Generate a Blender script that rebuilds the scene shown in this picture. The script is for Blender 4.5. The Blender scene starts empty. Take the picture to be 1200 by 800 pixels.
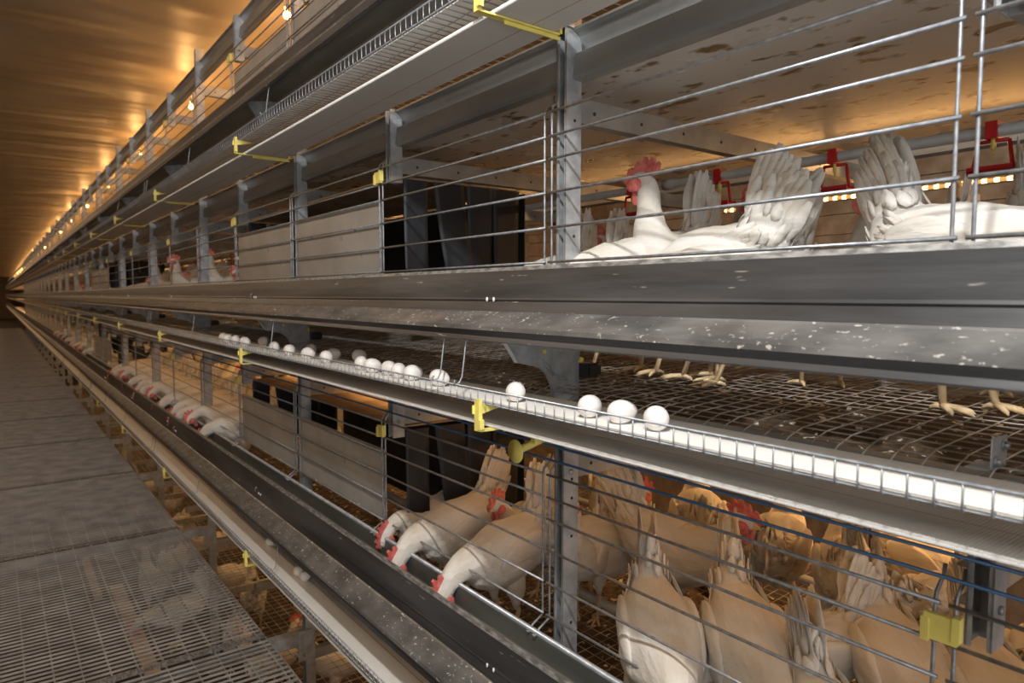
import bpy, bmesh, math, random
from mathutils import Vector, Matrix, noise
random.seed(11)
sc = bpy.context.scene
col = sc.collection
PI = math.pi
EYE = 2.70            # height of the lens above the lowest floor; all z below are relative to the lens
PITCH = .925          # height from tier to tier
S = .942              # bay length
P0 = 1.308            # first post in view
B0 = 1.350            # first door boundary
YMIN, YMAX = -1.6, 95.0

# ------------------------------------------------------------------ materials
def newmat(name):
    m = bpy.data.materials.new(name); m.use_nodes = True
    nt = m.node_tree
    return m, nt, nt.nodes['Principled BSDF']
def setp(b, **k):
    for a, v in k.items():
        b.inputs[a.replace('_', ' ')].default_value = v
def rgba(c): return (c[0], c[1], c[2], 1)
def noisy(name, c1, c2, scale=8, rough=.5, metal=0., detail=6, stretch=(1,1,1), bump=0., bscale=60, lo=.35, hi=.65, c3=None, spscale=40, splo=.68, sphi=.72, rough2=None):
    m, nt, b = newmat(name); N = nt.nodes; L = nt.links
    tc = N.new('ShaderNodeTexCoord'); mp = N.new('ShaderNodeMapping'); mp.inputs['Scale'].default_value = stretch
    L.new(tc.outputs['Object'], mp.inputs[0])
    n = N.new('ShaderNodeTexNoise'); n.inputs['Scale'].default_value = scale; n.inputs['Detail'].default_value = detail
    L.new(mp.outputs[0], n.inputs['Vector'])
    r = N.new('ShaderNodeValToRGB'); r.color_ramp.elements[0].position = lo; r.color_ramp.elements[1].position = hi
    r.color_ramp.elements[0].color = rgba(c1); r.color_ramp.elements[1].color = rgba(c2)
    L.new(n.outputs[0], r.inputs[0]); out = r.outputs[0]
    if c3 is not None:
        n2 = N.new('ShaderNodeTexNoise'); n2.inputs['Scale'].default_value = spscale; n2.inputs['Detail'].default_value = 3
        L.new(mp.outputs[0], n2.inputs['Vector'])
        r2 = N.new('ShaderNodeValToRGB'); r2.color_ramp.elements[0].position = splo; r2.color_ramp.elements[1].position = sphi
        L.new(n2.outputs[0], r2.inputs[0])
        mx = N.new('ShaderNodeMix'); mx.data_type = 'RGBA'; L.new(r2.outputs[0], mx.inputs[0]); L.new(out, mx.inputs[6]); mx.inputs[7].default_value = rgba(c3)
        out = mx.outputs[2]
    L.new(out, b.inputs['Base Color'])
    setp(b, Roughness=rough, Metallic=metal)
    if rough2 is not None:
        rr = N.new('ShaderNodeMapRange'); rr.inputs[3].default_value = rough; rr.inputs[4].default_value = rough2
        L.new(n.outputs[0], rr.inputs[0]); L.new(rr.outputs[0], b.inputs['Roughness'])
    if bump:
        n3 = N.new('ShaderNodeTexNoise'); n3.inputs['Scale'].default_value = bscale; n3.inputs['Detail'].default_value = 4
        L.new(mp.outputs[0], n3.inputs['Vector'])
        bp = N.new('ShaderNodeBump'); bp.inputs['Strength'].default_value = bump; bp.inputs['Distance'].default_value = .01
        L.new(n3.outputs[0], bp.inputs['Height']); L.new(bp.outputs[0], b.inputs['Normal'])
    return m
def plain(name, c, rough=.5, metal=0.):
    return noisy(name, [x*.9 for x in c], [min(1, x*1.06) for x in c], 14, rough, metal)
def emis(name, c, s):
    m, nt, b = newmat(name); setp(b, Base_Color=rgba(c), Emission_Color=rgba(c), Emission_Strength=s); return m

M = {}
M['galv'] = noisy('galvanised_steel', (.33,.35,.37), (.50,.52,.54), 26, .45, .45, rough2=.3, bump=.08, bscale=120)
M['galvdark'] = noisy('dull_galvanised_steel', (.27,.28,.285), (.40,.41,.41), 9, .40, .7, stretch=(1,.25,1), bump=.06, bscale=40, rough2=.5)
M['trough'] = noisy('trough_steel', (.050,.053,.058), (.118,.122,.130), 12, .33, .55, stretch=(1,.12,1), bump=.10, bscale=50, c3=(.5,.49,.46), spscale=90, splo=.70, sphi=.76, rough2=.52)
M['ledge'] = noisy('dusty_ledge_steel', (.125,.125,.125), (.25,.25,.248), 16, .42, .5, stretch=(1,.6,1), bump=.08, c3=(.66,.65,.61), spscale=110, splo=.635, sphi=.68)
M['wire'] = noisy('zinc_wire', (.26,.28,.31), (.42,.44,.47), 60, .42, .6)
M['floorwire'] = noisy('soiled_floor_wire', (.26,.24,.20), (.54,.52,.48), 14, .5, .45, lo=.42, hi=.6)
M['beam'] = noisy('beam_steel', (.30,.31,.31), (.43,.44,.43), 10, .45, .6, stretch=(1,.2,1), c3=(.55,.55,.52), spscale=70, splo=.72, sphi=.76)
M['panel'] = noisy('panel_grey', (.37,.365,.35), (.46,.45,.43), 5, .5, .25, c3=(.24,.21,.17), spscale=9, splo=.70, sphi=.76)
M['rubber'] = noisy('black_rubber', (.010,.012,.016), (.026,.030,.038), 9, .55, 0, stretch=(1,1,.5), bump=.1, bscale=14)
M['yellow'] = plain('yellow_plastic', (.88,.76,.20), .4)
M['red'] = plain('red_plastic', (.55,.015,.02), .3)
M['pipe'] = noisy('grey_plastic_pipe', (.34,.34,.33), (.45,.44,.42), 12, .4)
M['blue'] = plain('blue_wire', (.045,.12,.24), .35, .3)
M['egg'] = noisy('egg_shell', (.80,.76,.73), (.86,.83,.80), 20, .45, 0, bump=.03, bscale=200)
M['black'] = plain('black_plastic', (.02,.02,.022), .4)
M['wood'] = noisy('soiled_board', (.30,.21,.13), (.46,.35,.24), 8, .7)
M['concrete'] = noisy('soiled_floor', (.035,.024,.015), (.09,.062,.04), 6, .85, 0, bump=.5, bscale=14, c3=(.20,.15,.10), spscale=10, splo=.6, sphi=.72)
M['manure'] = noisy('manure', (.045,.027,.015), (.12,.075,.04), 22, .85, 0, detail=8, bump=.9, bscale=60, c3=(.75,.71,.62), spscale=30, splo=.615, sphi=.66)
M['comb'] = noisy('comb_red', (.58,.10,.085), (.76,.24,.21), 60, .5, 0, bump=.2, bscale=200)
M['beak'] = plain('beak_horn', (.72,.55,.28), .4)
M['shank'] = noisy('shank_skin', (.62,.43,.22), (.76,.60,.38), 40, .55, 0, bump=.2, bscale=200)
M['eye'] = plain('eye_orange', (.55,.20,.04), .2)
M['pupil'] = plain('eye_pupil', (.01,.01,.01), .1)
M['channel'] = noisy('feed_channel_steel', (.12,.125,.115), (.22,.225,.205), 9, .5, .5, stretch=(1,.2,1))
M['board'] = noisy('pale_board', (.52,.37,.24), (.66,.49,.33), 5, .7)
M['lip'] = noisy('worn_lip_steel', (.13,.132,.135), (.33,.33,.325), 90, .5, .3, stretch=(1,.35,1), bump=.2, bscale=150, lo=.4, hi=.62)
M['grate'] = noisy('worn_grating', (.33,.31,.285), (.50,.48,.45), 7, .5, .3)
M['ceiling'] = None
def led_mat():
    m, nt, b = newmat('led_diodes'); N = nt.nodes; L = nt.links
    tc = N.new('ShaderNodeTexCoord'); sx = N.new('ShaderNodeSeparateXYZ'); L.new(tc.outputs['Object'], sx.inputs[0])
    md = N.new('ShaderNodeMath'); md.operation = 'PINGPONG'; md.inputs[1].default_value = .019; L.new(sx.outputs[1], md.inputs[0])
    g = N.new('ShaderNodeMath'); g.operation = 'GREATER_THAN'; g.inputs[1].default_value = .011; L.new(md.outputs[0], g.inputs[0])
    mu = N.new('ShaderNodeMath'); mu.operation = 'MULTIPLY_ADD'; mu.inputs[1].default_value = 16; mu.inputs[2].default_value = .8; L.new(g.outputs[0], mu.inputs[0])
    L.new(mu.outputs[0], b.inputs['Emission Strength']); setp(b, Base_Color=(.8,.6,.3,1), Emission_Color=(1.0,.50,.14,1)); return m
M['led'] = led_mat()
M['bulb'] = emis('warm_bulb', (1.0,.50,.14), 30)
M['bulbwhite'] = emis('lamp_white', (1,.97,.92), 12)

def feather_mat():
    m, nt, b = newmat('white_feathers'); N = nt.nodes; L = nt.links
    tc = N.new('ShaderNodeTexCoord'); mp = N.new('ShaderNodeMapping'); mp.inputs['Scale'].default_value = (.45, 1.8, 1.6)
    L.new(tc.outputs['Object'], mp.inputs[0])
    n = N.new('ShaderNodeTexNoise'); n.inputs['Scale'].default_value = 9; n.inputs['Detail'].default_value = 5; L.new(mp.outputs[0], n.inputs[0])
    r = N.new('ShaderNodeValToRGB'); r.color_ramp.elements[0].position = .33; r.color_ramp.elements[1].position = .6
    r.color_ramp.elements[0].color = (.64,.59,.51,1); r.color_ramp.elements[1].color = (.77,.75,.71,1)
    L.new(n.outputs[0], r.inputs[0]); L.new(r.outputs[0], b.inputs['Base Color'])
    w = N.new('ShaderNodeTexVoronoi'); w.inputs['Scale'].default_value = 45; mp2 = N.new('ShaderNodeMapping'); mp2.inputs['Scale'].default_value = (.22, 1.2, .9)
    L.new(tc.outputs['Object'], mp2.inputs[0]); L.new(mp2.outputs[0], w.inputs['Vector'])
    n2 = N.new('ShaderNodeTexNoise'); n2.inputs['Scale'].default_value = 90; n2.inputs['Detail'].default_value = 3; L.new(mp.outputs[0], n2.inputs[0])
    ad = N.new('ShaderNodeMath'); ad.operation = 'MULTIPLY_ADD'; ad.inputs[1].default_value = .6; L.new(n2.outputs[0], ad.inputs[0]); L.new(w.outputs['Distance'], ad.inputs[2])
    bp = N.new('ShaderNodeBump'); bp.inputs['Strength'].default_value = .55; bp.inputs['Distance'].default_value = .006
    L.new(ad.outputs[0], bp.inputs['Height']); L.new(bp.outputs[0], b.inputs['Normal'])
    setp(b, Roughness=.85); b.inputs['Specular IOR Level'].default_value = .15
    return m
M['feather'] = feather_mat()

def belt_mat(name, base, stripe_x=()):
    m, nt, b = newmat(name); N = nt.nodes; L = nt.links
    tc = N.new('ShaderNodeTexCoord'); sx = N.new('ShaderNodeSeparateXYZ'); L.new(tc.outputs['Object'], sx.inputs[0])
    n = N.new('ShaderNodeTexNoise'); n.inputs['Scale'].default_value = 7; L.new(tc.outputs['Object'], n.inputs[0])
    r = N.new('ShaderNodeValToRGB'); r.color_ramp.elements[0].color = rgba([c*.88 for c in base]); r.color_ramp.elements[1].color = rgba(base)
    L.new(n.outputs[0], r.inputs[0]); out = r.outputs[0]
    for x in stripe_x:
        c = N.new('ShaderNodeMath'); c.operation = 'COMPARE'; c.inputs[1].default_value = x; c.inputs[2].default_value = .0012; L.new(sx.outputs[0], c.inputs[0])
        mx = N.new('ShaderNodeMix'); mx.data_type = 'RGBA'; L.new(c.outputs[0], mx.inputs[0]); L.new(out, mx.inputs[6]); mx.inputs[7].default_value = (.50,.25,.07,1); out = mx.outputs[2]
    L.new(out, b.inputs['Base Color'])
    wv = N.new('ShaderNodeTexWave'); wv.bands_direction = 'Y'; wv.inputs['Scale'].default_value = 60; wv.inputs['Distortion'].default_value = .3; L.new(tc.outputs['Object'], wv.inputs[0])
    bp = N.new('ShaderNodeBump'); bp.inputs['Strength'].default_value = .25; bp.inputs['Distance'].default_value = .002
    L.new(wv.outputs[0], bp.inputs['Height']); L.new(bp.outputs[0], b.inputs['Normal'])
    setp(b, Roughness=.8); return m
M['eggbelt'] = belt_mat('woven_egg_belt', (.84,.83,.80), (.985,))
M['returnbelt'] = belt_mat('woven_return_belt', (.80,.78,.74), (1.012,))
M['underbelt'] = noisy('stained_manure_belt', (.60,.59,.56), (.72,.70,.66), 2.0, .20, 0, bump=.05, bscale=20, c3=(.20,.13,.055), spscale=16, splo=.575, sphi=.65, stretch=(1,.6,1), rough2=.34)

def ceiling_mat():
    m, nt, b = newmat('ceiling_sheet'); N = nt.nodes; L = nt.links
    tc = N.new('ShaderNodeTexCoord')
    n = N.new('ShaderNodeTexNoise'); n.inputs['Scale'].default_value = 1.1; n.inputs['Detail'].default_value = 7; L.new(tc.outputs['Object'], n.inputs[0])
    r = N.new('ShaderNodeValToRGB'); r.color_ramp.elements[0].position = .35; r.color_ramp.elements[1].position = .7
    r.color_ramp.elements[0].color = (.34,.27,.18,1); r.color_ramp.elements[1].color = (.50,.42,.30,1)
    L.new(n.outputs[0], r.inputs[0]); L.new(r.outputs[0], b.inputs['Base Color'])
    mp = N.new('ShaderNodeMapping'); mp.inputs['Scale'].default_value = (.28, 1, 1); L.new(tc.outputs['Object'], mp.inputs[0])
    n2 = N.new('ShaderNodeTexNoise'); n2.inputs['Scale'].default_value = 1.5; n2.inputs['Detail'].default_value = 2; L.new(mp.outputs[0], n2.inputs[0])
    bp = N.new('ShaderNodeBump'); bp.inputs['Strength'].default_value = .7; bp.inputs['Distance'].default_value = .12
    L.new(n2.outputs[0], bp.inputs['Height']); L.new(bp.outputs[0], b.inputs['Normal'])
    setp(b, Roughness=.42); b.inputs['Specular IOR Level'].default_value = .6
    return m
M['ceiling'] = ceiling_mat()

# ------------------------------------------------------------------ mesh builder
class MB:
    def __init__(s): s.v = []; s.f = []; s.m = []; s.sm = []
    def add(s, vs, fs, mi=0, smooth=False):
        o = len(s.v); s.v += [tuple(v) for v in vs]; s.f += [tuple(i+o for i in f) for f in fs]
        s.m += [mi]*len(fs); s.sm += [smooth]*len(fs)
    def box(s, x0, x1, y0, y1, z0, z1, mi=0):
        s.add([(x,y,z) for x in (x0,x1) for y in (y0,y1) for z in (z0,z1)],
              [(0,1,3,2),(4,6,7,5),(0,4,5,1),(2,3,7,6),(0,2,6,4),(1,5,7,3)], mi)
    def tube(s, pts, r, n=6, mi=0, caps=True):
        pts = [Vector(p) for p in pts]; vs = []; rs = r if isinstance(r, (list,tuple)) else [r]*len(pts)
        up = None
        for i, p in enumerate(pts):
            t = (pts[min(i+1,len(pts)-1)] - pts[max(i-1,0)]).normalized()
            if up is None:
                up = Vector((0,0,1)) if abs(t.z) < .9 else Vector((1,0,0))
            a = t.cross(up).normalized(); b = a.cross(t).normalized(); up = b
            for k in range(n):
                an = 2*PI*k/n; vs.append(p + (a*math.cos(an)+b*math.sin(an))*rs[i])
        fs = [(i*n+k, i*n+(k+1)%n, (i+1)*n+(k+1)%n, (i+1)*n+k) for i in range(len(pts)-1) for k in range(n)]
        if caps: fs += [tuple(range(n-1,-1,-1)), tuple(range((len(pts)-1)*n, len(pts)*n))]
        s.add(vs, fs, mi, n > 4)
    def sheet(s, prof, y0, y1, t=.0015, mi=0, mis=None):
        """open profile of (x,z) points run along y, with thickness t"""
        P = [Vector((p[0], p[1])) for p in prof]; off = []
        for i in range(len(P)):
            d = (P[min(i+1,len(P)-1)] - P[max(i-1,0)]).normalized(); off.append(Vector((-d.y, d.x))*t)
        n = len(P); vs = []
        for y in (y0, y1):
            vs += [(p.x, y, p.y) for p in P] + [(p.x+o.x, y, p.y+o.y) for p, o in zip(P, off)]
        a, b = 0, 2*n
        for i in range(n-1):
            m_ = mis[i] if mis else mi
            s.add([vs[a+i], vs[a+i+1], vs[b+i+1], vs[b+i]], [(0,1,2,3)], m_)
            s.add([vs[a+n+i], vs[a+n+i+1], vs[b+n+i+1], vs[b+n+i]], [(3,2,1,0)], m_)
        for i in (0, n-1): s.add([vs[a+i], vs[a+n+i], vs[b+n+i], vs[b+i]], [(0,1,2,3)], mi)
        for c in (a, b):
            for i in range(n-1): s.add([vs[c+i], vs[c+i+1], vs[c+n+i+1], vs[c+n+i]], [(0,1,2,3)], mi)
    def plate_xz(s, poly, y0, y1, mi=0):
        n = len(poly)
        s.add([(p[0],y0,p[1]) for p in poly]+[(p[0],y1,p[1]) for p in poly],
              [tuple(range(n)), tuple(range(2*n-1,n-1,-1))]+[(i,i+n,(i+1)%n+n,(i+1)%n) for i in range(n)], mi)
    def ell(s, c, r, nu=14, nv=8, mi=0, fn=None):
        vs = []; 
        for j in range(nv+1):
            ph = PI*j/nv
            for i in range(nu):
                th = 2*PI*i/nu; q = Vector((math.sin(ph)*math.cos(th)*r[0], math.sin(ph)*math.sin(th)*r[1], math.cos(ph)*r[2]))
                if fn: q = fn(q)
                vs.append((c[0]+q.x, c[1]+q.y, c[2]+q.z))
        fs = [(j*nu+i, j*nu+(i+1)%nu, (j+1)*nu+(i+1)%nu, (j+1)*nu+i) for j in range(nv) for i in range(nu)]
        s.add(vs, fs, mi, True)
    def xform(s, mat, start=0):
        for i in range(start, len(s.v)): s.v[i] = tuple(mat @ Vector(s.v[i]))
    def mesh(s, name, mats):
        me = bpy.data.meshes.new(name); me.from_pydata(s.v, [], s.f)
        for m in (mats if isinstance(mats, (list,tuple)) else [mats]): me.materials.append(M[m])
        me.polygons.foreach_set('material_index', s.m); me.polygons.foreach_set('use_smooth', s.sm)
        bm = bmesh.new(); bm.from_mesh(me)
        bmesh.ops.remove_doubles(bm, verts=bm.verts, dist=1e-6)
        bmesh.ops.recalc_face_normals(bm, faces=bm.faces); bm.to_mesh(me); bm.free()
        return me
    def build(s, name, mats, parent=None, origin=None):
        if origin is not None:
            o_ = Vector(origin); s.v = [(v[0]-o_.x, v[1]-o_.y, v[2]-o_.z) for v in s.v]
        ob = bpy.data.objects.new(name, s.mesh(name, mats)); col.objects.link(ob)
        if origin is not None: ob.location = origin
        if parent: ob.parent = parent
        return ob
def empty(name, loc=(0,0,0), rz=0):
    o = bpy.data.objects.new(name, None); col.objects.link(o); o.location = loc; o.rotation_euler = (0,0,rz); o.empty_display_size = .05
    return o
def tag(o, label, cat, group=None, kind=None):
    o['label'] = label; o['category'] = cat
    if group: o['group'] = group
    if kind: o['kind'] = kind
    return o
def struct(o): o['kind'] = 'structure'; return o
def kids(o): return [c for c in ALLK.get(o.name, [])]
ALLK = {}
def copy_tree(o, parent=None):
    c = o.copy(); col.objects.link(c); c.parent = parent
    for ch in list(o.children): copy_tree(ch, c)
    return c
ORD = ['first','second','third','fourth','fifth','sixth','seventh','eighth','ninth','tenth','eleventh','twelfth','thirteenth','fourteenth','fifteenth','sixteenth','seventeenth','eighteenth','nineteenth']
TENS = {20:'twent',30:'thirt',40:'fort',50:'fift',60:'sixt',70:'sevent',80:'eight'}
def ordw(n):
    if n < 20: return ORD[n-1]
    t = n//10*10
    return TENS[t]+'ieth' if n % 10 == 0 else TENS[t]+'y-'+ORD[n % 10-1]
TN = {1:'top', 0:'upper', -1:'lower', -2:'bottom'}   # tiers: 0 is at eye level

# ------------------------------------------------------------------ the room
def structure():
    b = MB(); b.box(-4, 6, -3, 96, -EYE-.1, -EYE); struct(b.build('floor', 'concrete'))
    b = MB(); b.box(-4, 6, -3, 96, 1.95, 2.05); struct(b.build('ceiling', 'ceiling'))
    b = MB(); b.box(-4, 6, 96, 96.1, -EYE, 1.95); struct(b.build('wall_far', 'wood'))
    b = MB(); b.box(5.0, 5.1, -3, 96, -EYE, 1.95); struct(b.build('wall_right', 'wood'))
    b = MB(); b.box(-4.1, -4, -3, 96, -EYE, 1.95); struct(b.build('wall_left', 'wood'))
    b = MB(); b.box(-4, -2.6, -3.1, -3, -EYE, 1.95); b.box(2.6, 6, -3.1, -3, -EYE, 1.95); b.box(-2.6, 2.6, -3.1, -3, 1.8, 1.95); b.box(-2.6, 2.6, -3.1, -3, -EYE, -1.6)
    struct(b.build('wall_rear', 'wood'))      # unseen rear wall, opening added to let world light in as fill
structure()

# ------------------------------------------------------------------ posts
def csec(b, z0, z1):
    t = .003; x0, x1, y0, y1 = -.02, .03, -.018, .018
    b.box(x0, x1, y0, y0+t, z0, z1); b.box(x0, x1, y1-t, y1, z0, z1); b.box(x1-t, x1, y0, y1, z0, z1)
    b.box(x0, x0+t, y0, y0+.007, z0, z1); b.box(x0, x0+t, y1-.009, y1, z0, z1)
def holes(r, zs):
    for z in zs:
        h = MB(); h.tube([(.008, -.0188, z), (.008, -.0175, z)], .0042, 8); h.build('bolt_hole', 'black', r)
def make_post():
    r = empty('upright_post', (1.16, P0, -EYE))
    b = MB(); csec(b, 0, 1.66+EYE); b.build('column', 'galv', r)
    f = MB(); f.box(-.045, .055, -.04, .04, 0, .006); f.build('base_plate', 'galvdark', r)
    for tz in (-1, 0, 1):
        bb = MB(); z = EYE+tz*PITCH+.475
        bb.tube([(.003, -.024, z), (.003, -.018, z)], .007, 6); bb.build('bolt', 'galv', r)
    return r
proto = make_post()
for i, k in enumerate(range(-2, 44, 2)):
    o = proto if i == 0 else copy_tree(proto)
    o.location = (1.16, P0+S*k, -EYE)
    if k == 0: post0 = o
    near = {-2:'galvanised upright post beyond the right edge', 0:'tall galvanised post by the wire-door joint beside the two fluffy hen tails'}
    tag(o, near.get(k, 'tall galvanised upright post in the aisle row, %s from the right' % ordw(k//2+1)), 'post', 'upright posts of the aisle row')
holes(post0, [EYE+q for q in (.435,.15,.02,-.47,-.52,-.62,-.85)])
def make_short():
    r = empty('hanger_post', (1.16, P0, .40))
    b = MB(); csec(b, 0, .255); b.build('column', 'galv', r)
    bb = MB(); bb.tube([(.003, -.024, .06), (.003, -.018, .06)], .007, 6); bb.build('bolt', 'galv', r)
    return r
proto_s = make_short(); n = 0
for t in (0, -1, 1):
    for k in range(-1, 44, 2):
        o = proto_s if n == 0 else copy_tree(proto_s); n += 1
        o.location = (1.16, P0+S*k, .405+t*PITCH)
        tag(o, 'short galvanised hanger post under the beam of the %s tier, %s from the right' % (TN[t], ordw((k+3)//2)), 'post', 'short hanger posts between the tall ones')
proto_b = copy_tree(proto)
for i, k in enumerate(range(-2, 26, 2)):
    o = proto_b if i == 0 else copy_tree(proto_b)
    o.location = (2.86, P0+S*k, -EYE); o.name = 'rear_upright_post'
    tag(o, 'steel post on the far side of the housing behind the hens, %s from the right' % ordw(i+1), 'post', 'upright posts of the rear row')

# ------------------------------------------------------------------ long runs, tier by tier
def trough(t):
    z = t*PITCH
    r = empty('feed_trough', (.98, YMIN, z))
    def P(pts): return [(x-.98, zz) for x, zz in pts]
    L = YMAX-YMIN
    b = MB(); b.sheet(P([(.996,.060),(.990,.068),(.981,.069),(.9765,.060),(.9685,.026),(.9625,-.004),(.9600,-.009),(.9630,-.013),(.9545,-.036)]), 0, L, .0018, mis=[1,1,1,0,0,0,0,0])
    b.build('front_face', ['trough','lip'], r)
    b = MB(); b.sheet(P([(.985,.06),(.990,-.02),(1.01,-.035),(1.08,-.035),(1.094,-.015),(1.100,.04)]), 0, L, -.0018); b.build('feed_channel', 'channel', r)
    b = MB(); b.sheet(P([(.958,-.034),(.950,-.0405),(.905,-.062),(.886,-.069),(.884,-.078),(.888,-.092),(.884,-.101),(.893,-.105),(.900,-.100)]), 0, L, .0016, mis=[0,0,0,0,1,1,1,1]); b.build('drip_ledge', ['ledge','trough'], r)
    b = MB(); b.tube([(.120, 0, .045), (.120, L, .045)], .0075, 8)
    b.build('inner_rail', 'galv', r)
    b = MB(); b.sheet([(.114,.038),(.113,-.02),(.116,-.05)], 0, L, .0015); b.build('rear_wall', 'channel', r)
    for k in range(-1, 20, 2):
        y = 1.345-YMIN+S*(k+1)
        for dy in (0, .028):
            rv = MB(); rv.ell((-.0205, y+dy, -.0085), (.003,.0035,.006), 8, 6); rv.build('rivet', 'egg', r)
    for k in range(0, 18, 2):
        j = MB(); y = 3.30-YMIN+S*k
        j.sheet(P([(.9795,.069),(.9665,.012),(.957,.004),(.957,-.010),(.9645,-.018)]), y, y+.012, .001)
        j.build('joint_strap', 'galv', r)
    tag(r, 'long galvanised steel feed trough along the %s tier' % TN[t], 'feed trough', 'feed troughs running down the aisle')
    return r
for t in (1, 0, -1): trough(t)

def floor_z(X): return -.225 + .05*(X-1.08) if X > 1.08 else -.225 - (1.08-X)*.45
def mesh_floor(t):
    z = t*PITCH; b = MB(); r_ = .0014
    xs = [1.035, 1.075]+[1.11+.036*i for i in range(42)]
    y = YMIN
    while y < (9 if t < 1 else 3.5):
        b.tube([(1.035, y, floor_z(1.03)), (1.06, y, floor_z(1.06)), (1.10, y, floor_z(1.10)), (1.9, y, floor_z(1.9)), (2.6, y, floor_z(2.6))], r_, 4)
        y += .042
    while y < 40:
        b.tube([(1.035, y, floor_z(1.03)), (1.09, y, floor_z(1.09)), (2.6, y, floor_z(2.6))], .003, 4); y += .15
    for x in xs: b.tube([(x, YMIN, floor_z(x)-.0025), (x, 40, floor_z(x)-.0025)], r_, 4)
    ob = b.build('wire_floor', 'floorwire'); ob.location.z = z
    tag(ob, 'sloping wire mesh floor of the %s tier under the hens' % TN[t], 'cage floor', 'wire mesh floors of the tiers')
for t in (1, 0, -1): mesh_floor(t)

def egg_lane(t):
    z = t*PITCH
    r = empty('egg_tray', (.87, YMIN, z-.245))
    L = YMAX-YMIN
    def q(x, zz): return (x-.87, zz+.245)
    b = MB()
    a, c = q(.87, -.211); b.tube([(a, 0, c), (a, L, c)], .0022, 6)
    a, c = q(.873, -.2425); b.tube([(a, 0, c), (a, L, c)], .0016, 5)
    for x in (.935, .985, 1.035):
        a, c = q(x, -.247); b.tube([(a, 0, c), (a, L, c)], .0013, 4)
    y = 0.
    while y < L:
        b.tube([(0, y, .034), (0, y, .004), (.004, y, .0), (.175, y, -.001)], .0015 if y < 9 else .0019, 5 if y < 5 else 4)
        y += .0297 if y < 16 else .06
    b.build('wire_guard', 'wire', r)
    b = MB(); b.box(.014, .176, 0, L, .0025, .0050)
    ob = b.build('egg_belt', 'eggbelt', r); 
    return tag(r, 'wire egg tray with a white woven belt below the %s trough' % TN[t], 'egg tray', 'egg trays running down the aisle')
for t in (1, 0, -1): egg_lane(t)
def move_stripe():
    for n, off in (('woven_egg_belt', -.87),):
        for nd in bpy.data.materials[n].node_tree.nodes:
            if nd.type == 'MATH' and nd.operation == 'COMPARE': nd.inputs[1].default_value += off
move_stripe()
def return_belt(t):
    z = t*PITCH; b = MB(); b.box(.905, 1.080, YMIN, YMAX, -.3015, -.2975); b.tube([(.9045, YMIN, -.2985), (.9045, YMAX, -.2985)], .0042, 8)
    ob = b.build('return_belt', 'returnbelt'); ob.location.z = z
    tag(ob, 'returning white belt with an orange thread under the %s egg tray' % TN[t], 'belt', 'returning egg belts')
for t in (1, 0, -1): return_belt(t)

def manure_belt(t):
    z = t*PITCH
    b = MB(); b.box(1.19, 2.62, YMIN, YMAX, -.372, -.368)
    ob = b.build('manure_belt', 'underbelt'); ob.location.z = z
    tag(ob, 'pale manure belt stained brown below the wire floor of the %s tier' % TN[t], 'belt', 'manure belts under the tiers')
    if t == 1: return
    b = MB(); nx, ny = 46, 150; vs = []
    for j in range(ny+1):
        for i in range(nx+1):
            x = 1.20+1.4*i/nx; y = -1.2+7.2*j/ny
            h = max(0, noise.noise(Vector((x*7, y*7, 3+t)))*.6+noise.noise(Vector((x*22, y*22, 1)))*.5+.25)
            vs.append((x, y, -.367+.075*h))
    b.add(vs, [(j*(nx+1)+i, j*(nx+1)+i+1, (j+1)*(nx+1)+i+1, (j+1)*(nx+1)+i) for j in range(ny) for i in range(nx)], 0, True)
    ob = b.build('manure_litter', 'manure'); ob.location.z = z
    tag(ob, 'dark brown manure lying on the belt under the %s wire floor' % TN[t], 'manure', kind='stuff')
for t in (1, 0, -1): manure_belt(t)

def beam(t):
    z = t*PITCH; b = MB()
    b.sheet([(1.20,.660),(1.164,.660),(1.160,.652),(1.174,.648),(1.206,.606),(1.168,.598),(1.160,.540),(1.168,.533),(1.20,.533)], YMIN, YMAX, .002)
    ob = b.build('longitudinal_beam', 'beam'); ob.location.z = z
    tag(ob, 'folded steel beam running above the %s tier doors' % TN[t], 'beam', 'long folded beams between the posts')
for t in (1, 0, -1): beam(t)
b = MB(); b.sheet([(2.86,.66),(2.84,.65),(2.84,.54),(2.86,.53)], YMIN, 26, .002)
tag(b.build('rear_beam', 'beam'), 'folded steel beam on the far side of the housing', 'beam')

# cross beams under the belt ceilings
def cross():
    b = MB(); 
    b.box(0, 1.66, -.002, .0, 0, .062); b.box(0, 1.66, 0, .032, 0, .002); b.box(0, 1.66, 0, .03, .060, .062)
    r = empty('cross_beam', (1.19, P0, .445)); b.build('channel', 'beam', r)
    h = MB()
    for x in (.08,.26,.44,.62,.8,1.0,1.2,1.4):
        h.tube([(x, -.003, .03), (x, -.0015, .03)], .005, 8)
    h.build('slot_row', 'black', r)
    return r
cb = cross(); n = 0
for t in (0, -1, 1):
    for k in range(-2, 16 if t == 0 else 11):
        o = cb if n == 0 else copy_tree(cb); n += 1
        o.location = (1.19, P0+S*k+.02, .445+t*PITCH)
        tag(o, 'steel cross beam spanning the %s tier under its ceiling, %s from the right' % (TN[t], ordw(k+3)), 'beam', 'cross beams under the tier ceilings')

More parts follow.
